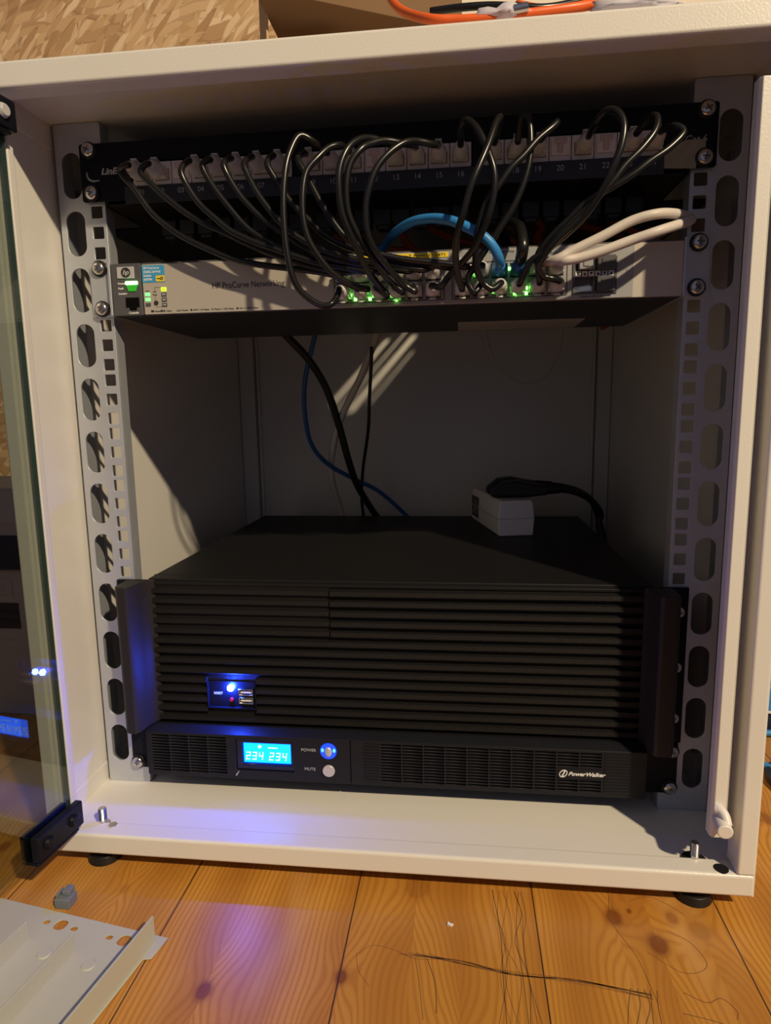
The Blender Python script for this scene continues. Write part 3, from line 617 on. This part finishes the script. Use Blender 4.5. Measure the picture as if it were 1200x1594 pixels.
patch_cable('black patch cable from jack 06 with white print along its sheath', 6, [(348, 255), (355, 274), (372, 302), (392, 325), (417, 347), (440, 362), (470, 383), (505, 399), (550, 410), (600, 417), (635, 422)], (BX1[4], ZT, True), mid=-38, group=G)
patch_cable('black patch cable from jack 07 in the left fan', 7, [(380, 255), (386, 273), (400, 300), (422, 330), (442, 352), (465, 370), (500, 388), (550, 403), (610, 413), (655, 420)], (BX1[5], ZT, True), mid=-43, group=G)
patch_cable('black patch cable from the jack left of the first gap, highest of the left fan', 8, [(416, 255), (430, 281), (447, 307), (462, 325), (480, 342), (500, 362), (525, 377), (552, 388), (592, 400), (620, 408), (652, 413), (680, 414), (706, 417)], (BX2[0], ZT, True), mid=-36, group=G)
patch_cable('black patch cable from the first jack right of the first gap, slanting behind the loops', 9, [(464, 248), (480, 279), (500, 317), (520, 347), (540, 370), (580, 392), (630, 404), (690, 410), (725, 415)], (BX2[1], ZT, True), mid=-44, group=G)
patch_cable('black patch cable making the leftmost tall loop down past the printed name', 10, [(490, 222), (467, 211), (452, 235), (444, 267), (441, 315), (444, 372), (452, 420), (463, 447), (480, 464), (500, 475), (516, 473), (526, 458)], (BX1[0], ZB, False), mid=-58, group=G)
patch_cable('black patch cable making the second tall loop, from jack 11', 11, [(530, 226), (512, 230), (495, 245), (477, 267), (471, 300), (472, 340), (480, 372), (495, 398), (515, 423), (536, 438), (556, 447), (572, 450)], (BX1[1], ZB, False), mid=-60, group=G)
patch_cable('black patch cable of the close pair of tall loops, left one', 13, [(600, 222), (575, 215), (555, 219), (540, 233), (529, 260), (527, 290), (532, 330), (545, 365), (560, 397), (574, 424), (592, 446), (603, 460)], (BX1[2], ZB, False), mid=-70, group=G)
patch_cable('black patch cable of the close pair of tall loops, right one', 14, [(630, 224), (600, 219), (577, 224), (562, 232), (545, 255), (539, 290), (542, 330), (557, 365), (577, 397), (600, 430), (614, 444), (626, 455)], (BX1[3], ZB, False), mid=-66, group=G)
patch_cable('black patch cable bowing left from jack 15 like a bracket', 15, [(675, 225), (650, 220), (630, 222), (607, 237), (587, 260), (575, 290), (569, 322), (571, 360), (582, 387), (596, 407), (612, 426), (630, 444), (646, 454)], (BX1[4], ZB, False), mid=-66, group=G)
patch_cable('black patch cable rising from jack 16 and bending back down left', 16, [(718, 196), (727, 187), (740, 197), (752, 217), (762, 242), (769, 267), (769, 300), (760, 337), (750, 362), (738, 386), (720, 408), (700, 428), (686, 446)], (BX1[5], ZB, False), mid=-60, group=G)
patch_cable('black patch cable from the first jack right of the second gap, crossing another loop', 17, [(779, 184), (772, 192), (760, 225), (745, 260), (732, 292), (720, 335), (711, 367), (709, 398), (713, 428), (719, 450)], (BX2[0], ZB, False), mid=-68, group=G)
patch_cable('black patch cable looping over jack 18 in a narrow arch', 18, [(811, 182), (822, 184), (826, 212), (824, 250), (815, 285), (800, 320), (780, 352), (760, 382), (742, 410), (728, 435), (738, 455)], (BX2[1], ZB, False), mid=-44, group=G)
patch_cable('black patch cable slanting down left from the tip above jack 19', 19, [(866, 190), (862, 196), (837, 217), (815, 242), (795, 262), (775, 290), (757, 315), (747, 345), (742, 370), (740, 396), (743, 420), (752, 440), (766, 450)], (BX2[2], ZB, False), mid=-54, group=G)
patch_cable('black patch cable arching widely from jack 21', 21, [(927, 190), (943, 173), (960, 173), (971, 193), (967, 227), (953, 263), (937, 297), (912, 334), (880, 366), (848, 392), (825, 408)], (BX2[3], ZB, False), mid=-66, group=G)
patch_cable('black patch cable second from the right end of the patch panel', 23, [(1013, 182), (1023, 183), (1020, 203), (1000, 230), (973, 257), (953, 283), (925, 313), (900, 342), (870, 370), (848, 396), (838, 415), (846, 430), (860, 434)], (BX2[5], ZB, False), mid=-56, group=G)
patch_cable('rightmost black patch cable, starting beside the torn label', 24, [(1050, 196), (1064, 206), (1042, 230), (1013, 250), (987, 270), (957, 289), (913, 315), (885, 342), (858, 368), (838, 395), (838, 418)], (BX2[4], ZB, False), mid=-50, group=G)
# torn beige label on the right end of the patch panel
tag(MB().prism([(at(u, v, -5).x, at(u, v, -5).z) for u, v in ((1006, 262), (1030, 240), (1066, 218), (1098, 216), (1099, 232), (1085, 247), (1083, 262))], lambda p, h: (p[0], h, p[1]), -5.1, -4.6).build('torn_label', mat('torn_paper', (0.36, 0.33, 0.25), .7, var=.2, vscale=300)), 'torn beige paper label stuck on the right end of the black patch panel', 'label')
# blue cable, flat black cable, pale cables
bc = patch_cable('thick bright blue network cable arching into the switch behind the black ones', None, [(582, 410, 60), (600, 382, 40), (612, 365, 10), (640, 346, -10), (670, 340, -22), (700, 343, -34), (730, 355, -42), (755, 370, -44), (770, 388, -42), (777, 405, -36)], None, m='bluecable', r=3.5, p0=(30, 120, 442), p1=(BX2[2], -22, ZT))
rj45(bc, BX2[2], ZT, -8, True, tip='bluecable', L=9)
fc = patch_cable('flat black network cable coming over the top of the switch', None, [(780, 349, 20), (795, 348, -6), (808, 354, -24), (813, 372, -34), (813, 392, -36)], None, m='rubber', r=4.3, p0=(100, 60, 450), p1=(BX2[3], -20, ZT))
rj45(fc, BX2[3], ZT, -8, True, tip='bluedark', L=9)
for lab, dst, path in (('upper pale grey network cable running right behind the rail', (BX2[4], ZT), [(866, 404), (890, 391), (937, 368), (983, 344), (1023, 333), (1052, 333, -30), (1068, 337, -12), (1062, 342, 12)]),
                       ('lower pale grey network cable running right behind the rail', (BX2[5], ZT), [(875, 406), (900, 402), (937, 391), (983, 374), (1030, 358), (1064, 347, -26), (1076, 342, -10), (1064, 342, 14)])):
    root = empty('network_cable', (dst[0], -12, ZT), lab, 'cable', 'pale cables to the right')
    rj45(root, dst[0], dst[1], -8, True, L=8)
    pts = [Vector((dst[0], -22, dst[1])), Vector((dst[0], -30, dst[1]))]+[at(q[0], q[1], q[2] if len(q) > 2 else -42) for q in path]+[Vector((205, 60, 452)), Vector((150, 150, 448))]
    MB().tube(pts, 3.4, n=10).build('cord', M['greycable'], root, smoothf=True)
# dim orange installation cables behind the panel
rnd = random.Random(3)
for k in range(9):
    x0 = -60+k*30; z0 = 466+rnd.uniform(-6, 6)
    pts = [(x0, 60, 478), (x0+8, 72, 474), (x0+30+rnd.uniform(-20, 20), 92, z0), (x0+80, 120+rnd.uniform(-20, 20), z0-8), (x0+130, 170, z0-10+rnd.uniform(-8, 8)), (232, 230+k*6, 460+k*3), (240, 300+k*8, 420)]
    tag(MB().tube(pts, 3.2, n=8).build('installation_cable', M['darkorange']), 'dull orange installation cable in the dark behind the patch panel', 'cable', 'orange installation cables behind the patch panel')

# ------------------------------------------------------------------ cables hanging at the back
def hang(name, label, pts, r, m):
    return tag(MB().tube([at(*p) for p in pts], r, n=10).build(name, M[m], smoothf=True), label, 'cable')
hang('power_cable', 'thick black cable hanging behind the rack, crossing the white one', [(430, 505, 230), (452, 529, 235), (482, 562, 250), (508, 605, 270), (527, 660, 290), (542, 715, 310), (556, 755, 335), (580, 795, 366), (596, 815, 372)], 4.6, 'darkrubber')
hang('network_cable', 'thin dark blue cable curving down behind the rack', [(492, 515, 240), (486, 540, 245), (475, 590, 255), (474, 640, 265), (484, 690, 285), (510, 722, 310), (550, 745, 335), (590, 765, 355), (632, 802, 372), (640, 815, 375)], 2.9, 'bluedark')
hang('network_cable', 'white cable hanging down behind the rack', [(590, 510, 260), (580, 540, 265), (560, 590, 275), (532, 648, 290), (518, 700, 310), (517, 745, 335), (528, 785, 362), (536, 812, 372)], 4.2, 'greycable')
hang('thin_cable', 'thin black cable hanging straight down behind the rack', [(578, 540, 258), (578, 560, 262), (575, 620, 275), (573, 670, 290), (565, 730, 330), (563, 775, 355), (567, 812, 370)], 2.1, 'darkrubber')
hang('thin_cable', 'thin pale loop of cable hanging under the switch at the back', [(752, 490, 330), (757, 525, 335), (768, 560, 338), (790, 585, 340), (820, 596, 340), (848, 586, 340), (866, 558, 338), (874, 520, 335), (872, 490, 330)], 1.6, 'greycable')

# ------------------------------------------------------------------ white adapter and its power plugs on the server
ang = math.atan2(-31, 140)
AD = Matrix.Translation((101.3, 203, 177.5)) @ Matrix.Rotation(-ang, 4, 'Z')
ad = empty('power_adapter', (105, 270, 177.5), 'white power adapter lying on top of the black computer', 'adapter')
prof = [(1.5, 0), (0, 20), (2.5, 38), (4.5, 40.5), (38, 40.5), (40, 38), (42.5, 20), (41, 0)]
bd_ = MB().prism(prof, lambda p, h: AD @ Vector((p[0], h, p[1])), 0, 132).build('body', M['brickwhite'], ad, bev=1.8, seg=3)
MB().prism([(-.15, 19.6), (-.15, 20.2), (42.6, 20.2), (42.6, 19.6)], lambda p, h: AD @ Vector((p[0], h, p[1])), -.1, 132.1).build('body_seam', mat('seam_grey', (0.4, 0.37, 0.36), .6), bd_)
st = MB().prism([(0, 6), (-.2, 6), (-.6, 32), (0, 32)], lambda p, h: AD @ Vector((p[0]+.4, h, p[1])), 92, 126).build('rating_label', mat('label_grey', (0.05, 0.05, 0.055), .5), bd_)
for k in range(6): MB().prism([(0, 11+3.2*k), (-.2, 11+3.2*k), (-.2, 12+3.2*k), (0, 12+3.2*k)], lambda p, h: AD @ Vector((p[0], h, p[1])), 96, 122-3*(k % 3)).build('rating_line', M['greyink'], st)
for i, (dx, lab) in enumerate(((0, 'front black mains plug pushed into the white adapter'), (1, 'rear black mains plug pushed into the white adapter'))):
    r_ = empty('mains_cable', (115, 230+dx*45, 218), lab, 'power cord')
    yb = 240+dx*38; zb = 219; xo = 108-dx*4
    hd = MB().prism([(-19, 0), (-20, 6), (-6, 17), (10, 19), (30, 15), (44, 13), (46, 3), (30, 1), (22, 0)], lambda p, h: (xo+p[0]+6, yb+h, zb-.3+p[1]), -13, 13).build('plug', M['darkrubber'], r_, bev=3, seg=3)
    MB().cyl((xo+46, yb, zb+8), (xo+66, yb, zb+8), 6.5, 5).build('strain_relief', M['darkrubber'], hd, bev=1)
    MB().tube([(xo+60, yb, zb+8), (xo+78, yb+2, zb+6), (xo+100, yb+12-dx*8, zb-4+dx*3), (xo+118, yb+30-dx*18, zb-24+dx*8), (225+dx*5, yb+30-dx*20, 178), (232+dx*2, yb+20-dx*20, 150), (236, yb+20-dx*15, 110)], 4.0, n=10).build('cord', M['darkrubber'], r_, smoothf=True)

# ------------------------------------------------------------------ on the cabinet floor
tag(MB().cyl((-224, -67, -16), (-224, -67, -12.5), 3.6, n=6).build('hex_nut', M['screw']), 'small hexagonal nut lying beside the left bolt on the cabinet floor', 'nut')

# ------------------------------------------------------------------ on top of the cabinet
MB_ = MB()
cb = empty('cardboard_box', (-60, 200, 558), 'open brown cardboard box on top of the cabinet', 'box')
T = at
MB().box(-150, 60, 250, 400, 557.8, 700).build('box_body', M['card'], cb)
hb = [at(424, -6, 130), at(474, -8, 130), at(668, 38, 188), at(560, 47, 200), at(424, 47, 200)]
# overhanging lid seen from below, shade of its underside put into the brown
MB().prism([(-128, 128), (-84, 133), (27, 190), (60, 210), (60, 300), (-128, 300)], lambda p, h: (p[0], p[1], h), 700, 760).build('box_lid', mat('shaded_card', (0.20, 0.115, 0.055), .85), cb, bev=1)
MB().prism([(-143, 180), (-128, 150), (-126, 152), (-140, 184)], lambda p, h: (p[0], p[1], h), 640, 790).build('side_flap', M['card'], cb, bev=.5)
MB().box(-124, -60, 172, 186, 596, 684).build('front_flap', M['card'], cb, bev=.5)
MB().box(-150, -146, 190, 250, 557.8, 640).box(-150, 50, 190, 250, 557.8, 560).build('box_base', M['card'], cb)
tag(MB().box(40, 480, 440, 452, 557.6, 1100).build('display_board', M['creamboard']), 'cream board standing behind the orange cables on the cabinet', 'board')
def top_tube(name, label, pts, r, m): return tag(MB().tube([at(*p) for p in pts], r, n=10).build(name, M[m], smoothf=True), label, 'cable')
top_tube('fibre_cable', 'bright orange fibre cable curving up against the box on the cabinet', [(604, -22, -2), (610, 0, -16), (628, 18, -40), (665, 29, -66), (710, 31, -68), (760, 28, -68), (800, 24, -68), (850, 18, -66), (900, 11, -62), (950, 2, -52), (1000, -8, -40)], 3.0, 'orange')
top_tube('fibre_cable', 'second orange fibre cable crossing the first on the cabinet top', [(805, 6, -20), (835, 12, -30), (868, 15, -40), (905, 8, -40), (945, -2, -34), (985, -12, -26)], 2.4, 'orange')
top_tube('audio_cable', 'black cable lying on the cabinet top beside the plastic bag', [(670, 18, -36), (715, 12, -40), (760, 9, -40), (800, 10, -40), (850, 12, -38), (900, 3, -30), (950, -8, -22)], 2.4, 'rubber')
def bag(name, label, c, s_, seed):
    b = MB(); bmesh.ops.create_icosphere(b.b, subdivisions=3, radius=1.0); rn = random.Random(seed)
    ph = [rn.uniform(0, 6) for _ in range(6)]
    for v in b.b.verts:
        k = 1+.16*math.sin(7*v.co.x+ph[0])+.14*math.sin(9*v.co.y+ph[1]+3*v.co.z)+.12*math.sin(11*v.co.z+ph[2]+4*v.co.x)
        v.co = Vector((c[0]+v.co.x*k*s_[0], c[1]+v.co.y*k*s_[1], c[2]+v.co.z*k*s_[2]))
    return tag(b.build(name, M['bag'], smoothf=True), label, 'bag')
p = at(785, 20, -64)
bg_ = bag('plastic_bag', 'clear plastic bag with a small metal part on the cabinet top', (p.x, p.y, p.z-3), (17, 10, 5.5), 1)
MB().cyl((p.x+5, p.y-8, p.z-3), (p.x+14, p.y-8, p.z-2), 2.6).build('metal_part', M['screw'], bg_)
p = at(985, 5, -60); bag('plastic_bag', 'crumpled clear plastic bag at the right of the cabinet top', (p.x, p.y, p.z-3), (28, 10, 4), 2)

# ------------------------------------------------------------------ on the floor
mp_ = empty('metal_cover_plate', (-230, -170, -45), 'light grey slotted metal cover plate lying on the floor at lower left', 'metal plate')
ux = Vector((-143.7+272.2, -142.1+120.6, 0)).normalized(); uy = Vector((-ux.y*-1, 0, 0))
uy = Vector((ux.y, -ux.x, 0))         # towards the camera
O = Vector((-272.2, -120.6, -44.6))
PM = lambda a, b_, h: tuple(O+ux*a+uy*b_+Vector((0, 0, h)))
W_ = 130.3
hol = []
for cx in (48, 102):
    hol += [rect(cx-15, cx-10, 8.5, 12.2, 1.6), rect(cx-5, cx+4, 5.5, 14.5, 3.5), rect(cx+9, cx+14, 8.5, 12.2, 1.6)]
plate('sheet', [(-60, 0), (W_, 0), (W_-1, 18), (W_-6, 20), (W_-6, 150), (-60, 150)], hol, 1.0, lambda a, b_, h: PM(a, b_, h+.6), M['panelgrey'], mp_, bev=.2)
def fin(a0, a1, b0, b1, h, name='fin'):
    MB().box(a0, a1, b0, b1, 0, h, Matrix(((ux.x, uy.x, 0, O.x), (ux.y, uy.y, 0, O.y), (0, 0, 1, O.z+1), (0, 0, 0, 1)))).build(name, M['panelgrey'], mp_, bev=.3)
fin(W_-9, W_-7.5, 4, 150, 19, 'side_flange'); fin(74, 75.2, 26, 150, 14, 'fin'); fin(34, 35.2, 26, 150, 14, 'fin')
for a_, b_ in ((56, 34), (92, 34)):
    c_ = Vector(PM(a_, b_, 1.1)); MB().cyl(c_, c_+Vector((0, 0, .9)), 5.2, 4.2).build('embossed_dimple', M['panelgrey'], mp_, bev=.3)
pc = MB().box(-242, -230, -123, -112, -45, -37).box(-238, -232, -119, -111, -37, -33).box(-241, -239.5, -122, -113, -37, -34)
tag(pc.build('plastic_clip', M['clipgrey'], bev=1), 'small grey plastic clip on the floor beside the metal plate', 'clip')
# pen strokes on the boards
rn = random.Random(5); sc_ = MB()
def stroke(pts, wd=.35):
    q = smooth([Vector((a, b_, -44.93)) for a, b_ in pts], 6)
    for u, v in zip(q, q[1:]):
        d = (v-u); 
        if d.length < 1e-4: continue
        n_ = Vector((-d.y, d.x, 0)).normalized()*wd/2
        sc_.b.faces.new([sc_.b.verts.new(k) for k in (u-n_, v-n_, v+n_, u+n_)])
for k in range(9):
    x = 84+k*3.0+rn.uniform(-2, 2); stroke([(x, -72), (x+rn.uniform(-5, 5), -95), (x+rn.uniform(-7, 7), -120), (x+rn.uniform(-4, 4), -150), (x+rn.uniform(-8, 8), -190)], rn.uniform(.25, .6))
for k in range(7):
    j = lambda: rn.uniform(-1.8, 1.8); stroke([(20+k*3+j(), -138+j()), (62, -141+j()), (95, -146+j()), (136, -149+j()), (180, -155+j())], rn.uniform(.25, .7))
stroke([(-10, -142), (0, -133), (15, -135), (30, -141), (46, -140)], .3); stroke([(-10, -142), (-6, -155), (2, -165)], .3)
for k in range(5): stroke([(168+k*4, -150), (166+k*4+rn.uniform(-4, 4), -162), (160+k*5, -176)], .5)
stroke([(38, -140), (44, -158), (46, -180)], .6); stroke([(30, -140), (34, -160), (38, -185)], .4)
stroke([(172, -68), (168, -95), (178, -125), (182, -160)], .4); stroke([(186, -120), (205, -135), (222, -128), (218, -110), (205, -100)], .4)
stroke([(200, -150), (212, -156), (222, -152), (228, -160), (226, -166)], .5); stroke([(195, -165), (210, -168), (225, -172)], .5); stroke([(185, -74), (200, -68), (212, -74), (222, -84)], .4)
tag(sc_.build('pen_scribble', mat('pen_ink', (0.16, 0.075, 0.03), .5)), 'dark pen scribbles across the floorboards in front of the cabinet', 'scribble', kind='stuff')
tag(MB().prism([(51, -110), (54, -111.5), (55.5, -109.5), (53, -109), (51.5, -107.5)], lambda p, h: (p[0], p[1], h), -44.9, -43.9).build('paper_scrap', M['white']), 'tiny white paper scrap on the floor before the cabinet', 'scrap')

# right of the cabinet
def ring_cable(label, c, rad, r, m, z, n=28, sq=1.0, name='network_cable'):
    pts = [(c[0]+rad*math.cos(2*math.pi*k/n), c[1]+rad*sq*math.sin(2*math.pi*k/n), z+1.5*math.sin(k)) for k in range(n+1)]
    return tag(MB().tube(pts, r, n=8, sub=2).build(name, M[m], smoothf=True), label, 'cable')
ring_cable('blue cable coil lying on the floor right of the cabinet', (402, 150), 42, 3.6, 'bluecable', -41)
ring_cable('dark cable coil lying on the floor right of the cabinet', (405, 92), 46, 3.2, 'darkrubber', -41.5)
rb_ = empty('toolbox', (420, 225, -45), 'blue and dark plastic case on the floor right of the cabinet', 'case')
MB().box(372, 520, 200, 300, -45, -20).build('case_base', M['navy'], rb_, bev=3)
MB().box(370, 522, 198, 302, -19, 12).build('case_lid', M['bluecable'], rb_, bev=4)
MB().box(370, 522, 196.5, 303, -20, -17).build('case_seam', M['greycable'], rb_, bev=1)

# left, seen through the glass door
def carton(label, x0, x1, y0, y1, z0, z1, m, prints):
    r_ = empty('product_box', ((x0+x1)/2, (y0+y1)/2, z0), label, 'box'); MB().box(x0, x1, y0, y1, z0, z1).build('box_body', M[m], r_, bev=1)
    for (a0, a1, c0, c1, mm, tx) in prints:
        q = MB().box(a0, a1, y0-.6, y0+.2, c0, c1).build('printed_panel', M[mm], r_)
        if tx: text('printed_lettering', tx, (a0+a1)/2, (c0+c1)/2, y0-.8, 14, M['greyink'], q)
    return r_
carton('pale printed box low behind the glass door', -640, -452, 175, 330, -45, 138, 'boxwhite', [(-620, -470, 66, 98, 'navy', None), (-520, -476, 108, 128, 'boxwhite', 'Mo')])
carton('white box with a navy band, stacked highest behind the glass door', -640, -456, 170, 320, 138.5, 238, 'boxwhite', [(-620, -458, 140, 182, 'navy', 'o')])
